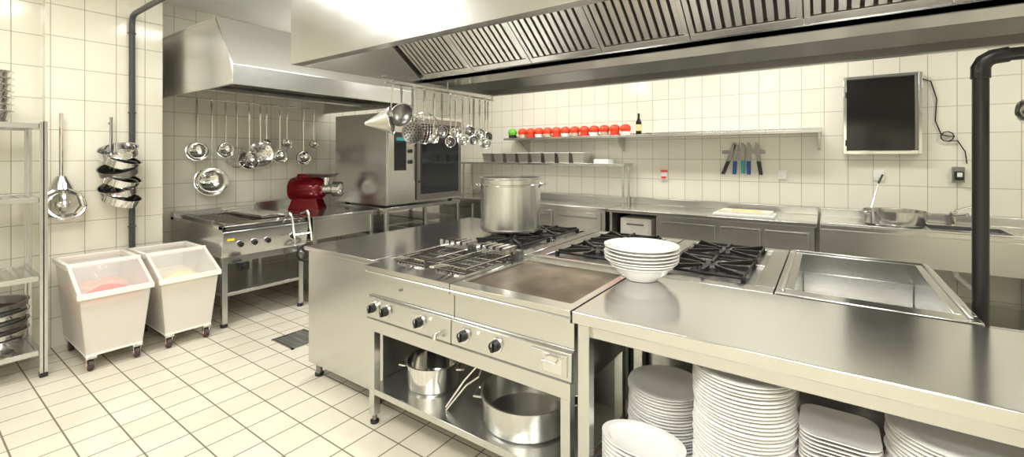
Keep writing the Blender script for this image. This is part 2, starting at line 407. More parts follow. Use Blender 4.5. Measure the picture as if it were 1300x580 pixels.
for s_ in (-1,1):
    yb,zb=cy+s_*.1,2.15; yt,zt=cy+s_*.44,2.40
    b.hexa([(hx0+.03,yb,zb),(hx1-.03,yb,zb),(hx1-.03,yb+.012*-s_,zb+.012),(hx0+.03,yb+.012*-s_,zb+.012)],
           [(hx0+.03,yt,zt),(hx1-.03,yt,zt),(hx1-.03,yt-.012*s_,zt+.012),(hx0+.03,yt-.012*s_,zt+.012)],DARKIN)
    b.box(hx0+.02,min(yt,yt+s_*.02),zt-.02,hx1-.02,max(yt,yt+s_*.02),ht,STEEL)
    d=Vector((0,yt-yb,zt-zb)).normalized(); nrm=Vector((0,s_*abs(d.z),-abs(d.y)))
    x=hx0+.05; L=(Vector((0,yt,zt))-Vector((0,yb,zb))).length
    base=Vector((0,yb,zb))
    def slab(xa,xb,l0,l1,o0,o1,m):
        q=[]
        for o in (o0,o1):
            for (xx,ll) in ((xa,l0),(xb,l0),(xb,l1),(xa,l1)):
                p=base+d*ll+nrm*o; q.append((xx,p.y,p.z))
        b.hexa(q[:4],q[4:],m)
    while x<hx1-.1:
        xe=min(x+.5,hx1-.05)
        slab(x,xe,0,.05,0,.022,FILT); slab(x,xe,L-.05,L,0,.022,FILT); slab(x,x+.025,.05,L-.05,0,.022,FILT); slab(xe-.025,xe,.05,L-.05,0,.022,FILT)
        k=x+.036
        while k<xe-.045:
            slab(k,k+.03,.055,L-.055,.004,.02,FILT); k+=.046
        x+=.505
b.done(.0015)
b=B('hood_utensil_rail')
b.tube([(-2.6,2.1,2.05),(-2.6,3.38,2.05)],.007,POLISH)
for y in (2.12,2.75,3.36): b.tube([(-2.6,y,2.05),(-2.6,y,2.10),(-2.645,y,2.105)],.005,POLISH)
b.done()

# ---------------- left wall hood ----------------
b=B('wall_extractor_hood'); HE=3.5
b.prism([(-5.59,2.12),(-3.84,2.12),(-3.84,2.25),(-4.12,2.66),(-5.59,2.66)],'y',1.6,1.62,STEEL)
b.prism([(-5.59,2.12),(-3.84,2.12),(-3.84,2.25),(-4.12,2.66),(-5.59,2.66)],'y',HE-.02,HE,STEEL)
b.box(-3.84,1.6,2.09,-3.82,HE,2.25,STEEL)
b.hexa([(-3.84,1.6,2.25),(-3.82,1.6,2.25),(-3.82,HE,2.25),(-3.84,HE,2.25)],[(-4.14,1.6,2.66),(-4.12,1.6,2.68),(-4.12,HE,2.68),(-4.14,HE,2.66)],STEEL)
b.box(-5.59,1.6,2.66,-4.12,HE,2.68,STEEL)
b.box(-5.59,1.6,2.09,-3.84,1.625,2.125,STEEL); b.box(-5.59,HE-.025,2.09,-3.84,HE,2.125,STEEL)
b.hexa([(-5.59,1.63,2.3),(-4.7,1.63,2.14),(-4.7,HE-.03,2.14),(-5.59,HE-.03,2.3)],[(-5.59,1.63,2.32),(-4.7,1.63,2.16),(-4.7,HE-.03,2.16),(-5.59,HE-.03,2.32)],STEELD)
b.box(-4.75,1.63,2.13,-4.65,HE-.03,2.16,STEEL)
b.done(.003)

# ---------------- utensils ----------------
def utensil(kind,x,y,z,L,r,f,m=POLISH,lean=0):
    b=B(kind); f=Vector(f).normalized(); t=Vector((0,0,1)).cross(f).normalized(); top=Vector((x,y,z)); bot=Vector((x,y,z-L))+t*lean
    b.tube([top+Vector((0,0,-.012)),top+f*.012+Vector((0,0,-.002)),top+f*.008+Vector((0,0,.012)),top-f*.008+Vector((0,0,.012)),top-f*.012+Vector((0,0,-.004))],.003,m,6)
    nk=bot+Vector((0,0,r*1.0))
    mid=top.lerp(nk,.55)
    b.tube([top+Vector((0,0,-.01)),mid],.009,m,6); b.tube([mid,top.lerp(nk,.9),nk],.006,m,6)
    if kind=='ladle':
        pr=[(0,-r*.62),(r*.5,-r*.55),(r*.85,-r*.3),(r,0),(r+.003,0),(r-.003,.001),(r*.82,-r*.27),(r*.48,-r*.5),(0,-r*.57)]
        b.lathe(bot,pr,m,24,axis=(f+Vector((0,0,.25))).normalized())
    elif kind=='skimmer':
        b.lathe(bot,[(0,-r*.2),(r*.7,-r*.13),(r,0),(r,.004),(r*.7,-r*.1),(0,-r*.16)],m,28,axis=f)
        b.ring(bot,r,.004,m,f)
        for rr in (.3,.55,.78):
            for k in range(int(22*rr)):
                a=2*math.pi*k/int(22*rr); t2=f.cross(t)
                c=bot+(t*math.cos(a)+t2*math.sin(a))*r*rr+f*(.002-r*.15*(1-rr*.5)); b.cyl(c,c+f*.0035,.006,DARKIN,n=6)
    elif kind=='wire_strainer':
        b.ring(bot,r,.005,m,f)
        for sgn in range(-4,5):
            h=r*sgn/5; w=math.sqrt(max(0,r*r-h*h)); u2=f.cross(t)
            for (A,C) in ((t,u2),(u2,t)):
                pts=[bot+C*h+A*(w*q)-f*(r*.75*(1-(h/r)**2)*(1-q*q)) for q in (-1,-.6,-.2,.2,.6,1)]
                b.tube(pts,.0022,m,4)
    return b.done()
XR=-5.44; ZR=2.13
b=B('wall_utensil_rail'); b.tube([(XR,1.75,ZR),(XR,3.2,ZR)],.007,POLISH)
for y in (1.9,2.5,3.15): b.tube([(XR,y,ZR),(-5.602,y,ZR)],.006,POLISH)
b.done()
def yw(u,x=XR):
    a=(u-650)/566; return x*(.817+.576*a)/(-.576+.817*a)
F1=(1,-.25,0)
for u,vb,r,k in ((250,192,.10,'ladle'),(268,230,.155,'ladle'),(286,190,.085,'ladle'),(300,200,.11,'wire_strainer'),(316,203,.105,'ladle'),(330,196,.14,'skimmer'),(338,182,.05,'ladle'),(355,198,.08,'ladle'),(364,182,.06,'ladle'),(385,200,.09,'ladle'),(398,183,.055,'ladle')):
    y=yw(u); D=-XR*.576+y*.817; zb=1.52+(198-vb)/566*D
    utensil(k,XR+.005,y,ZR-.005,ZR-.005-zb,r,F1)
F2=(.5,-1,0)
for i,(y,zb,r,k) in enumerate(((2.26,1.83,.09,'ladle'),(2.36,1.70,.085,'skimmer'),(2.47,1.74,.12,'wire_strainer'),(2.60,1.66,.04,'ladle'),(2.68,1.72,.05,'ladle'),(2.77,1.64,.045,'skimmer'),(2.86,1.72,.05,'ladle'),(2.94,1.66,.045,'ladle'),(3.02,1.74,.05,'skimmer'),(3.10,1.66,.04,'ladle'),(3.17,1.72,.05,'ladle'),(3.24,1.64,.05,'ladle'),(3.31,1.7,.045,'skimmer'))):
    utensil(k,-2.6+.012*((i%3)-1),y,2.045,2.045-zb,r,F2,m=STEELD if i in (0,1,4,9) else POLISH)
b=B('conical_strainer'); c=Vector((-2.62,2.17,1.78)); ax=Vector((-.75,-.6,-.12)).normalized()
b.lathe(c,[(.095,0),(.1,0),(.1,.006),(.09,.02),(.012,.19),(0,.195)],FILT,28,axis=ax)
b.ring(c,.1,.005,POLISH,ax)
b.tube([c+Vector((0,0,.098)),c+Vector((.01,0,.2)),(-2.6,2.17,2.045),(-2.588,2.17,2.06),(-2.6,2.17,2.068)],.005,POLISH)
b.done()

# ---------------- back wall shelves and counter ----------------
b=B('wall_shelf')
b.box(-3.95,5.38,1.755,-.04,5.7,1.785,STEEL); b.box(-3.95,5.68,1.785,-.04,5.7,1.82,STEEL)
for x in (-3.7,-2.2,-.07):
    b.prism([(5.4,1.755),(5.7,1.755),(5.7,1.58),(5.66,1.58)],'x',x,x+.02,STEEL)
b.done(.002)
b=B('counter_overshelf')
b.box(-4.85,5.38,1.395,-2.07,5.68,1.425,STEEL)
for x in (-4.8,-2.12):
    b.box(x,5.42,.9,x+.025,5.445,1.395,STEEL); b.box(x,5.62,.9,x+.025,5.645,1.395,STEEL)
b.done(.002)
b=B('steel_container_row')
for k in range(1,9):
    x=-4.5+k*.222; w=.088
    b.hexa([(x-w*.85,5.41,1.425),(x+w*.85,5.41,1.425),(x+w*.85,5.6,1.425),(x-w*.85,5.6,1.425)],[(x-w,5.385,1.56),(x+w,5.385,1.56),(x+w,5.615,1.56),(x-w,5.615,1.56)],FILT)
    b.box(x-w-.012,5.375,1.56,x+w+.012,5.625,1.568,CHINA); b.box(x-w+.01,5.395,1.5685,x+w-.01,5.605,1.570,STEELD)
b.box(-2.5,5.41,1.425,-2.3,5.6,1.48,CHINA)
b.done(.002)
def jar(name,x,lid,body,y=5.46,r=.062,h=.055):
    b=B(name); b.lathe((x,y,1.785),[(0,0),(r*.85,0),(r*.95,.01),(r*.95,h*.8),(r*.8,h),(0,h)],body,20)
    b.lathe((x,y,1.785),[(0,h-.012),(r*.9,h-.01),(r*1.05,h+.008),(r*1.1,h+.03),(r*1.02,h+.055),(r*.75,h+.075),(r*.4,h+.084),(0,h+.086)],lid,20); return b.done()
jar('spice_jar',-3.84,GREEN,BLACK)
for k in range(12):
    jar('spice_jar',-3.66+k*.143,REDL,[JAR,REDF,WHITE][k%3])
b=B('sauce_bottle'); b.lathe((-1.93,5.5,1.785),[(0,0),(.035,0),(.035,.16),(.014,.21),(.014,.27),(0,.27)],BOTTLE,20); b.lathe((-1.93,5.5,1.785),[(.036,.05),(.0365,.05),(.0365,.13),(.036,.13)],YELF,20); b.done()

b=B('back_steel_counter')
b.box(-4.95,4.95,.865,-2.14,5.69,.9,STEELH); b.box(-4.95,5.66,.9,-2.14,5.69,.97,STEEL)
b.box(-4.9,4.99,.12,-2.16,5.69,.865,STEEL)
for k in range(4):
    x=-4.85+k*.67; b.box(x,4.97,.18,x+.63,4.99,.83,STEEL); b.box(x+.05,4.955,.76,x+.58,4.97,.78,STEELD)
for x in (-4.8,-2.3):
    b.cyl((x,5.05,0),(x,5.05,.12),.025,STEELD,n=12); b.cyl((x,5.6,0),(x,5.6,.12),.025,STEELD,n=12)
b.done(.003)
b=B('back_steel_counter')
b.box(-2.12,4.93,.865,-.07,5.69,.9,STEELH); b.box(-2.12,5.66,.9,-.07,5.69,.98,STEEL)
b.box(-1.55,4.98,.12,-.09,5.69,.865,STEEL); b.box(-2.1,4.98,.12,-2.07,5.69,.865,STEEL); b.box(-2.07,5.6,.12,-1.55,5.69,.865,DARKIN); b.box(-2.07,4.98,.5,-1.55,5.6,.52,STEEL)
b.box(-2.07,4.98,.12,-1.55,5.6,.14,STEEL)
for x in (-1.5,-.90,-.5):
    w=.56 if x==-1.5 else .37
    b.box(x,4.96,.16,x+w,4.98,.8,STEEL); b.box(x+.02,4.95,.78,x+w-.02,4.96,.795,STEELD)
for x in (-2.05,-.15):
    b.cyl((x,5.05,0),(x,5.05,.12),.025,STEELD,n=12); b.cyl((x,5.6,0),(x,5.6,.12),.025,STEELD,n=12)
b.done(.003)
b=B('food_warmer_box'); b.box(-1.98,5.02,.521,-1.62,5.4,.8,PLAST); b.box(-1.96,5.01,.55,-1.64,5.02,.78,WHITE); b.box(-1.9,5.0,.72,-1.7,5.01,.74,STEELD); b.done(.01)
b=B('sink_counter')
sx0,sx1,sy0,sy1=.72,1.2,5.08,5.5; X0,X1=-.05,2.9
b.box(X0,4.93,.86,X1,sy0,.9,STEELH); b.box(X0,sy1,.86,X1,5.69,.9,STEELH); b.box(X0,sy0,.86,sx0,sy1,.9,STEELH); b.box(sx1,sy0,.86,X1,sy1,.9,STEELH)
b.box(X0,5.66,.9,X1,5.69,.98,STEEL); b.box(X0,4.93,.9,X1,4.945,.915,STEEL)
b.box(X0,4.93,.60,X1,4.945,.86,STEEL); b.box(X0,4.945,.6,X0+.015,5.69,.86,STEEL)
b.box(sx0,sy0,.65,sx1,sy1,.66,STEEL); b.box(sx0-.01,sy0-.01,.65,sx0,sy1+.01,.86,STEEL); b.box(sx1,sy0-.01,.65,sx1+.01,sy1+.01,.86,STEEL)
b.box(sx0,sy0-.01,.65,sx1,sy0,.86,STEEL); b.box(sx0,sy1,.65,sx1,sy1+.01,.86,STEEL)
for x in (0,1.4,2.85):
    for y in (4.98,5.64): b.box(x-.02,y-.02,.0,x+.02,y+.02,.86,STEEL)
b.box(0,4.97,.18,2.85,5.65,.2,STEEL)
b.tube([(.9,5.3,.65),(.9,5.3,.5),(1.0,5.35,.4),(1.1,5.6,.36)],.022,WHITE,10)
b.done(.003)
b=B('mixer_faucet'); fx,fy=.93,5.58
b.cyl((fx,fy,.9),(fx,fy,.99),.024,POLISH); b.tube([(fx,fy,.985),(fx+.03,fy-.08,1.0),(fx+.06,fy-.2,1.02),(fx+.062,fy-.22,1.0)],.013,POLISH,10)
b.tube([(fx,fy,.99),(fx+.02,fy-.01,1.03),(fx+.14,fy-.03,1.08)],.010,POLISH,8); b.lathe((fx,fy,.985),[(.024,0),(.024,.02),(.012,.035),(0,.036)],POLISH,16)
b.done()
pan('stew_pan',.50,5.30,.9,.225,.125)
b=B('ladle'); b.tube([(.345,5.36,1.03),(.38,5.45,1.17),(.42,5.52,1.29)],.006,POLISH); b.cyl((.405,5.50,1.26),(.44,5.55,1.34),.009,BLACK,n=8); b.lathe((.40,5.33,.96),[(0,-.025),(.03,-.015),(.04,.01),(.037,.01),(.028,-.012),(0,-.02)],POLISH,16); b.tube([(.345,5.36,1.04),(.36,5.345,.97)],.006,POLISH); b.done()
b=B('cutting_board'); b.box(-.98,5.05,.9,-.42,5.4,.925,WHITE); b.done(.006)
b=B('cutting_board'); b.box(-.93,5.10,.926,-.45,5.38,.946,PLAST); b.box(-.93,5.10,.946,-.45,5.13,.95,YELF); b.box(-.82,5.2,.946,-.55,5.3,.953,YELF); b.done(.004)

# knives
b=B('magnetic_knife_strip'); b.box(-1.0,5.68,1.545,-.56,5.7,1.585,STEELD); b.done(.003)
for x,hm,L,lean in ((-.93,BLACK,.2,-.06),(-.86,BLUE,.2,-.01),(-.78,TEAL,.19,0),(-.72,BLUE,.2,.0),(-.62,BLACK,.2,.02)):
    b=B('kitchen_knife'); zt=1.68; zm=zt-L-.02
    w=.025
    b.add([(x-w,5.676,zm),(x+w*.8,5.676,zm),(x+w*.9-lean,5.676,zt-.04),(x-w*.5-lean,5.676,zt),(x-w-lean*.8,5.676,zt-.08),
           (x-w,5.679,zm),(x+w*.8,5.679,zm),(x+w*.9-lean,5.679,zt-.04),(x-w*.5-lean,5.679,zt),(x-w-lean*.8,5.679,zt-.08)],
          [(4,3,2,1,0),(5,6,7,8,9),(0,1,6,5),(1,2,7,6),(2,3,8,7),(3,4,9,8),(4,0,5,9)],STEELD)
    b.hexa([(x-.018+lean,5.665,zm-.15),(x+.020+lean,5.665,zm-.15),(x+.020+lean,5.69,zm-.15),(x-.018+lean,5.69,zm-.15)],[(x-.022,5.667,zm),(x+.020,5.667,zm),(x+.020,5.688,zm),(x-.022,5.688,zm)],hm)
    b.done(.003)
# monitor
b=B('wall_monitor')
b.box(.14,5.62,1.54,.73,5.70,2.31,STEELD); b.box(.165,5.612,1.575,.68,5.62,2.28,SCREEN)
b.box(.14,5.60,1.54,.165,5.62,2.31,POLISH); b.box(.705,5.60,1.54,.73,5.62,2.31,POLISH); b.box(.68,5.61,1.54,.705,5.62,2.31,STEELD); b.box(.165,5.60,2.285,.705,5.62,2.31,STEELD); b.box(.165,5.60,1.54,.705,5.62,1.57,POLISH)
b.box(.155,5.597,1.62,.165,5.60,1.68,BLACK); b.box(.155,5.597,2.1,.165,5.60,2.16,BLACK)
b.done(.003)
b=B('power_cable')
pts=[(.74,5.68,2.25),(.80,5.685,2.22),(.84,5.685,2.05),(.83,5.685,1.85),(.87,5.685,1.72),(.92,5.68,1.70)]
for k in range(26):
    t=k*.7; pts.append((.91+.045*math.cos(t),5.672+.006*math.sin(t*1.7),1.70+.045*math.sin(t)))
pts+=[(.98,5.68,1.66),(1.03,5.685,1.56),(1.04,5.675,1.45)]
b.tube(pts,.005,BLACK,5); b.done()
def socket(x,z,red=False):
    b=B('wall_socket'); b.box(x-.04,5.682,z-.05,x+.04,5.7,z+.05,WHITE); b.cyl((x,5.683,z),(x,5.675,z),.026,WHITE,n=16); b.cyl((x,5.676,z),(x,5.674,z),.018,PLAST,n=16)
    if red: b.box(x-.028,5.66,z-.03,x+.028,5.675,z-.005,REDL); b.box(x-.04,5.67,z+.05,x+.04,5.7,z+.07,REDL)
    b.done(.004)
def xw(u,y=5.69):
    a=(u-650)/566; return y*(-.576+.817*a)/(.817+.576*a)
socket(xw(843),1.27,True); socket(xw(993),1.32); socket(xw(1115),1.33)
b=B('wall_socket'); x=xw(1216); b.box(x-.04,5.66,1.28,x+.04,5.7,1.42,STEELD); b.box(x-.03,5.64,1.30,x+.03,5.66,1.38,BLACK); b.box(x-.015,5.636,1.33,x+.02,5.64,1.37,WHITE); b.done(.006)

# ---------------- black pole ----------------
b=B('black_service_pipe'); px,py=.52,2.62
b.cyl((px,py,0),(px,py,1.88),.026,BLKPIPE,n=20); b.tube([(px,py,1.84),(px,py,1.885),(px+.012,py,1.91),(px+.035,py,1.925),(px+.08,py,1.93)],.031,BLKPIPE,14)
b.tube([(px+.08,py,1.93),(2.99,py,1.93)],.026,BLKPIPE,16); b.cyl((px,py,0),(px,py,.02),.045,BLKPIPE)
b.done()
for x,r,L,k in ((.655,.055,.2,'ladle'),(.71,.05,.22,'skimmer')):
    utensil(k,x,2.585,1.89,L,r,F2,m=POLISH)

# ---------------- combi oven ----------------
b=B('combi_oven')
x1=-4.12; x0=-5.1; y0,y1=3.34,4.6
b.box(x0,y0,.95,x1,y1,2.02,STEEL)
b.box(x1,y0+.02,.97,x1+.02,y0+.42,1.98,STEEL)
b.box(x1+.02,y0+.10,1.35,x1+.024,y0+.28,1.80,GLASS)
for k in range(3): b.cyl((x1+.02,y0+.34,1.45+k*.13),(x1+.045,y0+.34,1.45+k*.13),.025,BLACK,n=16)
b.box(x1+.0245,y0+.13,1.70,x1+.026,y0+.25,1.74,TEAL)
b.box(x1,y0+.44,.98,x1+.035,y1-.02,1.98,STEELD)
b.box(x1+.035,y0+.50,1.05,x1+.04,y1-.08,1.92,GLASS)
b.tube([(x1+.035,y0+.47,1.2),(x1+.075,y0+.47,1.22),(x1+.075,y0+.47,1.7),(x1+.035,y0+.47,1.72)],.011,BLACK,8)
b.box(x1+.0,y0+.0,1.985,x1+.03,y1,2.02,STEEL)
for (x,y) in ((x0+.1,y0+.1),(x1-.1,y0+.1),(x0+.1,y1-.1),(x1-.1,y1-.1)): b.cyl((x,y,.92),(x,y,.95),.03,BLACK,n=12)
b.done(.004)
b=B('oven_stand')
b.box(x0,y0,.88,x1,y1,.92,STEEL); b.box(x0,y0,.15,x1,y1,.18,STEEL)
for x in (x0+.03,x1-.03):
    for y in (y0+.03,(y0+y1)/2,y1-.03): b.box(x-.02,y-.02,0,x+.02,y+.02,.88,STEEL)
for z in (.32,.45,.58,.7): 
    b.box(x0+.05,y0+.06,z,x1-.05,(y0+y1)/2-.04,z+.015,STEELD)
    b.box(x0+.05,(y0+y1)/2+.04,z,x1-.05,y1-.06,z+.015,STEELD)
b.done(.002)

# ---------------- left cooking line ----------------
b=B('tilting_bratt_pan')
X0,X1,Y0,Y1=-5.5,-4.32,1.72,2.5
b.prism([(X0,.62),(X1-.02,.62),(X1,.66),(X1+.03,.80),(X1+.03,.85),(X1,.87),(X0,.87)],'y',Y0,Y1,STEEL)
b.box(X0,Y0,.87,X0+.08,Y1,.95,STEEL); b.box(X0,Y0,.87,X1+.02,Y0+.03,.90,POLISH); b.box(X0,Y1-.03,.87,X1+.02,Y1,.90,POLISH); b.box(X1-.06,Y0,.87,X1+.02,Y1,.90,POLISH)
b.box(X0+.1,Y0+.05,.871,X1-.08,Y1-.05,.882,GRID)
for k in range(12):
    y=Y0+.08+k*.055; b.tube([(X0+.12,y,.905),(X1-.1,y,.905)],.004,STEELD,5)
b.tube([(X0+.12,Y0+.07,.905),(X1-.1,Y0+.07,.905),(X1-.1,Y1-.08,.905),(X0+.12,Y1-.08,.905)],.007,POLISH,6,True)
b.box(X0+.3,Y0+.0,.90,X1-.2,Y0+.03,.935,STEELD)
for y in (1.86,1.98,2.1,2.34):
    b.cyl((X1+.012,y,.735),(X1+.03,y,.732),.034,POLISH,n=20); b.cyl((X1+.03,y,.732),(X1+.055,y,.728),.023,BLACK,n=16)
b.box(X1+.012,1.755,.77,X1+.028,1.815,.82,YELLOW)
for x in (X0+.05,X1-.05):
    for y in (Y0+.04,Y1-.04): b.box(x-.022,y-.022,.03,x+.022,y+.022,.62,STEEL); b.cyl((x,y,0),(x,y,.03),.03,BLACK,n=12)
b.box(X0+.03,Y0+.02,.27,X1-.03,Y1-.02,.30,STEEL); b.box(X1-.07,Y0+.02,.56,X1-.03,Y1-.02,.62,STEEL)
b.cyl((X1-.02,2.43,.56),(X1+.09,2.43,.56),.012,POLISH); b.ring((X1+.09,2.43,.56),.075,.012,BLACK,(1,0,0))
for t in (0,2.1,4.2): b.tube([(X1+.09,2.43,.56),(X1+.09,2.43+.07*math.cos(t),.56+.07*math.sin(t))],.008,BLACK,6)
b.box(X1+.02,1.84,.50,X1+.07,1.92,.57,BLACK); b.cyl((X1+.07,1.88,.535),(X1+.10,1.88,.535),.025,BLACK,n=14)
q0,q1=2.30,2.47
b.tube([(X1-.05,q0,.90),(X1+.06,q0,.97),(X1+.09,q0,.93),(X1+.15,q0,.68),(X1+.15,q1,.68),(X1+.09,q1,.93),(X1+.06,q1,.97),(X1-.05,q1,.93)],.012,POLISH,8)
b.tube([(X1+.135,q0,.76),(X1+.135,q1,.76)],.009,POLISH,8)
b.box(X0+.1,2.2,.90,X1-.3,2.46,.925,POLISH)
b.done(.003)
b=B('side_worktable')
b.box(-5.5,2.53,.86,-4.25,3.32,.90,STEELH); b.box(-5.5,2.53,.90,-5.47,3.32,.98,STEEL); b.box(-5.48,2.56,.66,-4.29,3.30,.86,STEEL)
for x in (-5.45,-4.3):
    for y in (2.57,3.27): b.box(x-.02,y-.02,0,x+.02,y+.02,.86,STEEL)
b.box(-5.47,2.55,.2,-4.28,3.3,.23,STEEL)
b.done(.003)
# meat grinder
b=B('meat_grinder'); g=Vector((-4.93,2.97,0)); ax=Vector((.817,.576,0)).normalized(); pz=Vector((0,0,1.13))
c=g+pz
b.lathe(c-ax*.30,[(0,0),(.09,0),(.13,.02),(.145,.06),(.145,.30),(.13,.36),(.085,.40),(0,.40)],RED,28,axis=ax)
b.lathe(c+ax*.08,[(.065,0),(.06,.12),(.09,.13),(.09,.22),(.065,.225),(.06,.19),(0,.19)],POLISH,24,axis=ax)
b.cyl(c+ax*.12,c+ax*.12+Vector((0,0,.15)),.04,POLISH)
t=Vector((-ax.y,ax.x,0))
def q4(o,z,a,w): return [tuple(g+ax*(o-a)-t*w+Vector((0,0,z))),tuple(g+ax*(o+a)-t*w+Vector((0,0,z))),tuple(g+ax*(o+a)+t*w+Vector((0,0,z))),tuple(g+ax*(o-a)+t*w+Vector((0,0,z)))]
b.hexa(q4(.08,1.27,.10,.08),q4(.08,1.31,.16,.12),STEELD)
b.hexa(q4(-.1,.90,.18,.12),q4(-.1,1.05,.13,.09),RED)
b.hexa(q4(-.12,1.24,.10,.05),q4(-.12,1.31,.08,.04),RED)
b.done(.006)

# ---------------- ingredient bins ----------------
def bin_(y0,y1,fill,food):
    b=B('ingredient_bin'); mat=SHELL
    xb,xf=-4.93,-4.2; ti=.04
    zb,zt=.12,.70; zf=.54; xk=-4.50
    bx0,bx1,by0,by1=xb+ti,xf-ti,y0+ti,y1-ti
    for (yb_,yt_,s_) in ((by0,y0,1),(by1,y1,-1)):
        t=.008*s_
        P1=[(bx0,yb_,zb),(bx1,yb_,zb),(xf,yt_,zf),(xk,yt_,zt),(xb,yt_,zt)]
        vs=P1+[(x,y+t,z) for x,y,z in P1]
        b.add(vs,[(0,1,2,3,4),(9,8,7,6,5)]+[(i,(i+1)%5,5+(i+1)%5,5+i) for i in range(5)],mat)
    b.hexa([(bx1,by0,zb),(bx1,by1,zb),(bx1-.008,by1,zb),(bx1-.008,by0,zb)],[(xf,y0,zf),(xf,y1,zf),(xf-.008,y1,zf),(xf-.008,y0,zf)],mat)
    b.hexa([(bx0,by0,zb),(bx0,by1,zb),(bx0+.008,by1,zb),(bx0+.008,by0,zb)],[(xb,y0,zt),(xb,y1,zt),(xb+.008,y1,zt),(xb+.008,y0,zt)],mat)
    b.box(bx0,by0,zb-.015,bx1,by1,zb+.006,PLAST)
    b.hexa([(bx0+.015,by0+.015,zb+.01),(bx1-.015,by0+.015,zb+.01),(bx1-.015,by1-.015,zb+.01),(bx0+.015,by1-.015,zb+.01)],[(xb+.02,y0+.02,.51),(xf-.03,y0+.02,.46),(xf-.03,y1-.02,.46),(xb+.02,y1-.02,.51)],fill)
    b.lathe((-4.40,(y0+y1)/2,.47),[(0,.085),(.06,.08),(.11,.05),(.16,.015),(.18,-.02)],food,20)
    def lidslab(xa,za,xc,zc,ya,yb2,th,m): b.hexa([(xa,ya,za),(xc,ya,zc),(xc,yb2,zc),(xa,yb2,za)],[(xa,ya,za+th),(xc,ya,zc+th),(xc,yb2,zc+th),(xa,yb2,za+th)],m)
    b.box(xb+.01,y0+.01,zt+.006,xk-.03,y1-.01,zt+.014,CLEAR)
    lidslab(xk+.01,zt+.004,xf+.01,zf+.012,y0+.012,y1-.012,.006,CLEAR)
    lidslab(xk,zt,xf+.02,zf+.0,y0-.012,y0+.010,.024,SHELL); lidslab(xk,zt,xf+.02,zf+.0,y1-.010,y1+.012,.024,SHELL)
    b.box(xf-.005,y0-.014,zf-.015,xf+.025,y1+.014,zf+.022,PLAST); b.box(xk-.025,y0-.014,zt,xk+.010,y1+.014,zt+.028,PLAST)
    b.box(xb-.012,y0-.014,zt-.015,xk-.02,y0+.012,zt+.022,PLAST); b.box(xb-.012,y1-.012,zt-.015,xk-.02,y1+.014,zt+.022,PLAST); b.box(xb-.012,y0,zt-.015,xb+.012,y1,zt+.022,PLAST)
    for x in (bx0+.06,bx1-.03):
        for y in (by0+.03,by1-.03):
            b.cyl((x,y-.014,.04),(x,y+.014,.04),.04,RUBBER,n=20); b.cyl((x,y-.0155,.04),(x,y+.0155,.04),.028,WHEELR,n=16); b.cyl((x,y-.024,.04),(x,y+.024,.04),.008,POLISH,n=10)
            b.box(x-.014,y-.022,.03,x+.014,y-.018,.1,POLISH); b.box(x-.014,y+.018,.03,x+.014,y+.022,.1,POLISH); b.box(x-.035,y-.03,.088,x+.035,y+.03,.106,POLISH)
    b.done(.004)
bin_(.79,1.19,FILLP,REDF); bin_(1.25,1.65,FILLY,YELF)

# ---------------- left rack ----------------
b=B('steel_shelving_rack')
rx0,rx1,ry0,ry1=-4.95,-4.42,-.45,.65
for x in (rx0,rx1):
    for y in (ry0,ry1):
        b.box(x-.02,y-.004,.02,x+.02,y+.004,1.76,STEEL); b.box(x-.02 if x==rx0 else x+.014,y-.02,.02,x-.014 if x==rx0 else x+.02,y+.02,1.76,STEEL); b.box(x-.025,y-.02,0,x+.025,y+.02,.03,BLACK)
for z in (.15,.66,1.20,1.71):
    b.box(rx0,ry0,z,rx0+.03,ry1-.005,z+.035,STEEL); b.box(rx1-.03,ry0,z,rx1,ry1-.005,z+.035,STEEL); b.box(rx0+.03,ry1-.035,z,rx1-.03,ry1-.005,z+.035,STEEL); b.box(rx0+.03,ry0,z,rx1-.03,ry0+.03,z+.035,STEEL)
    for k in range(13):
        y=ry0+.05+k*.08; b.box(rx0+.03,y,z+.02,rx1-.03,y+.055,z+.03,STEEL)
b.done(.001)
b=B('stacked_pots'); zz=.182
for k in range(4):
    b.lathe((-4.67,.405,zz),[(0,0),(.15,0),(.19,.05),(.205,.13),(.215,.132),(.215,.138),(.198,.135),(.18,.052),(.14,.01),(0,.008)],STEELD if k%2 else STEELH,36)
    b.tube([(-4.50,.405+.12,zz+.10),(-4.47,.405+.14,zz+.11),(-4.44,.405+.07,zz+.11),(-4.475,.405+.05,zz+.10)],.006,BLACK,6)
    zz+=.065
b.lathe((-4.67,.405,zz+.012),[(0,0),(.19,0),(.192,.008),(0,.02)],DARKIN,32)
b.done()
b=B('stacked_pans'); zz=1.742
for k in range(7):
    b.lathe((-4.66,.38,zz),[(0,0),(.13,0),(.15,.08),(.165,.085),(.165,.09),(.145,.088),(.125,.01),(0,.008)],POLISH,36); zz+=.045
b.done()

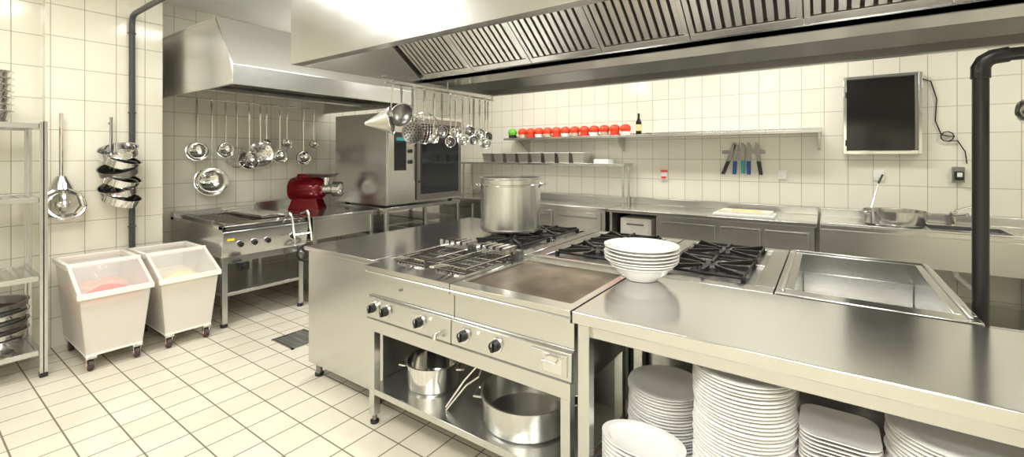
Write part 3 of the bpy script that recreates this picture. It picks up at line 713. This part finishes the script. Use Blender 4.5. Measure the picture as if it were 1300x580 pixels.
b=B('hanging_masher'); x=-4.97; y=.83
b.tube([(x,y,1.86),(x,y,1.30)],.013,POLISH,10); b.tube([(x-.055,y,1.80),(x-.01,y,1.82)],.006,POLISH)
b.cyl((x,y,1.36),(x,y,1.26),.03,POLISH,r1=.075,n=20)
for k in range(6):
    t=k*math.pi/3; c_,s_=math.cos(t)*.11,math.sin(t)*.11
    b.tube([(x+.02,y,1.28),(x+.03+c_*.4,y+s_*1.0,1.22),(x+.055+c_*.4,y+s_*1.2,1.12),(x+.03+c_*.2,y+s_*.8,1.05),(x+.02,y,1.04)],.015,POLISH,6)
b.lathe((x+.02,y,1.14),[(0,-.02),(.05,-.02),(.055,0),(.05,.02),(0,.02)],POLISH,16)
b.ring((x+.055,y+.02,1.13),.11,.011,POLISH,(1,0,.4))
b.done()
b=B('hanging_saucepans'); x=-4.84; y=1.16
b.tube([(x-.12,y-.03,1.85),(x-.12,y-.03,1.5)],.010,STEELD,8); b.tube([(x-.19,y-.03,1.80),(x-.12,y-.03,1.81)],.006,STEELD)
for k in range(6):
    z=1.57-k*.078; c=Vector((x,y+.012*((k%2)*2-1),z)); ax_=Vector((.35,.28*((k%2)*2-1),1)).normalized()
    b.lathe(c,[(0,-.06),(.11,-.06),(.125,-.05),(.13,.01),(.138,.014),(.128,.012),(.118,-.042),(0,-.052)],POLISH if k!=2 else STEELD,28,axis=ax_)
    b.tube([c+Vector((-.09,-.03,0)),c+Vector((-.11,-.02,.14))],.006,STEELD)
b.done()
b=B('grey_vertical_pipe'); y=1.28; x=-5.00
b.tube([(x,y,0),(x,y,2.68),(x+.01,y,2.725),(x+.035,y,2.75),(x+.09,y,2.76),(-3.0,y,2.76),(-2.95,y,2.77),(-2.93,y,2.8),(-2.93,y,3.1)],.022,GREYPIPE,12)
for z in (.9,1.9,2.6): b.ring((x,y,z),.025,.006,GREYPIPE)
b.done()

b=B('floor_drain'); X0,X1,Y0,Y1=-3.74,-3.42,1.86,2.14
b.box(X0,Y0,.0,X1,Y0+.02,.008,STEEL); b.box(X0,Y1-.02,.0,X1,Y1,.008,STEEL); b.box(X0,Y0,.0,X0+.02,Y1,.008,STEEL); b.box(X1-.02,Y0,.0,X1,Y1,.008,STEEL)
b.box(X0+.02,Y0+.02,0,X1-.02,Y1-.02,.002,DARKIN)
for k in range(11): b.box(X0+.03+k*.026,Y0+.02,.002,X0+.042+k*.026,Y1-.02,.007,FILT)
for k in range(3): b.box(X0+.02,Y0+.07+k*.065,.002,X1-.02,Y0+.08+k*.065,.0075,FILT)
b.done()

# ---------------- lights ----------------
def lamp(x,y,sx,sy,p,z=3.1):
    b=B('ceiling_or_fill_light'); b.box(x-sx/2-.03,y-sy/2-.03,z-.05,x+sx/2+.03,y+sy/2+.03,z,CEIL); b.box(x-sx/2,y-sy/2,z-.058,x+sx/2,y+sy/2,z-.05,LAMP); b.done()
    l=bpy.data.lights.new('ceiling_or_fill_lamp','AREA'); l.shape='RECTANGLE'; l.size=sx; l.size_y=sy; l.energy=p; l.color=(1,.985,.95)
    o=bpy.data.objects.new('ceiling_or_fill_lamp',l); o.location=(x,y,z-.07); sc.collection.objects.link(o)
lamp(-3.4,.2,.6,1.3,44)
lamp(-.6,-.1,1.3,.6,46)
lamp(-.2,-1.5,1.6,.6,54)  # added fill behind the camera, unseen, brightens the plates under the worktable
lamp(1.4,.0,.6,1.3,26)
lamp(-.6,4.55,1.6,.3,33)
lamp(-3.0,4.55,1.6,.3,30)
lamp(-3.2,2.2,.3,1.2,28)
lamp(1.9,4.3,.6,.6,18)
lamp(-4.9,3.35,.3,1.0,8)  # added fill kept out of view, lifts the dark wall above the wall hood
for x in (-1.6,.2):
    for y in (1.85,):
        b=B('hood_light'); b.box(x-.3,y-.05,2.72,x+.3,y+.05,2.779,STEEL); b.box(x-.28,y-.04,2.712,x+.28,y+.04,2.72,LAMP); b.done()
        l=bpy.data.lights.new('hood_lamp_light','AREA'); l.shape='RECTANGLE'; l.size=.56; l.size_y=.08; l.energy=11; l.color=(1,.96,.88)
        o=bpy.data.objects.new('hood_lamp_light',l); o.location=(x,y,2.70); sc.collection.objects.link(o)
w=bpy.data.worlds.new('world'); sc.world=w; w.use_nodes=True; w.node_tree.nodes['Background'].inputs[0].default_value=(.9,.88,.8,1); w.node_tree.nodes['Background'].inputs[1].default_value=.3

cam=bpy.data.cameras.new('camera'); co=bpy.data.objects.new('camera',cam); sc.collection.objects.link(co); sc.camera=co
co.location=(0,0,1.52); co.rotation_euler=(math.radians(90),0,math.radians(35.2))
cam.sensor_fit='HORIZONTAL'; cam.sensor_width=36; cam.lens=36*566/1300; cam.shift_y=-92/1300; cam.clip_start=.05
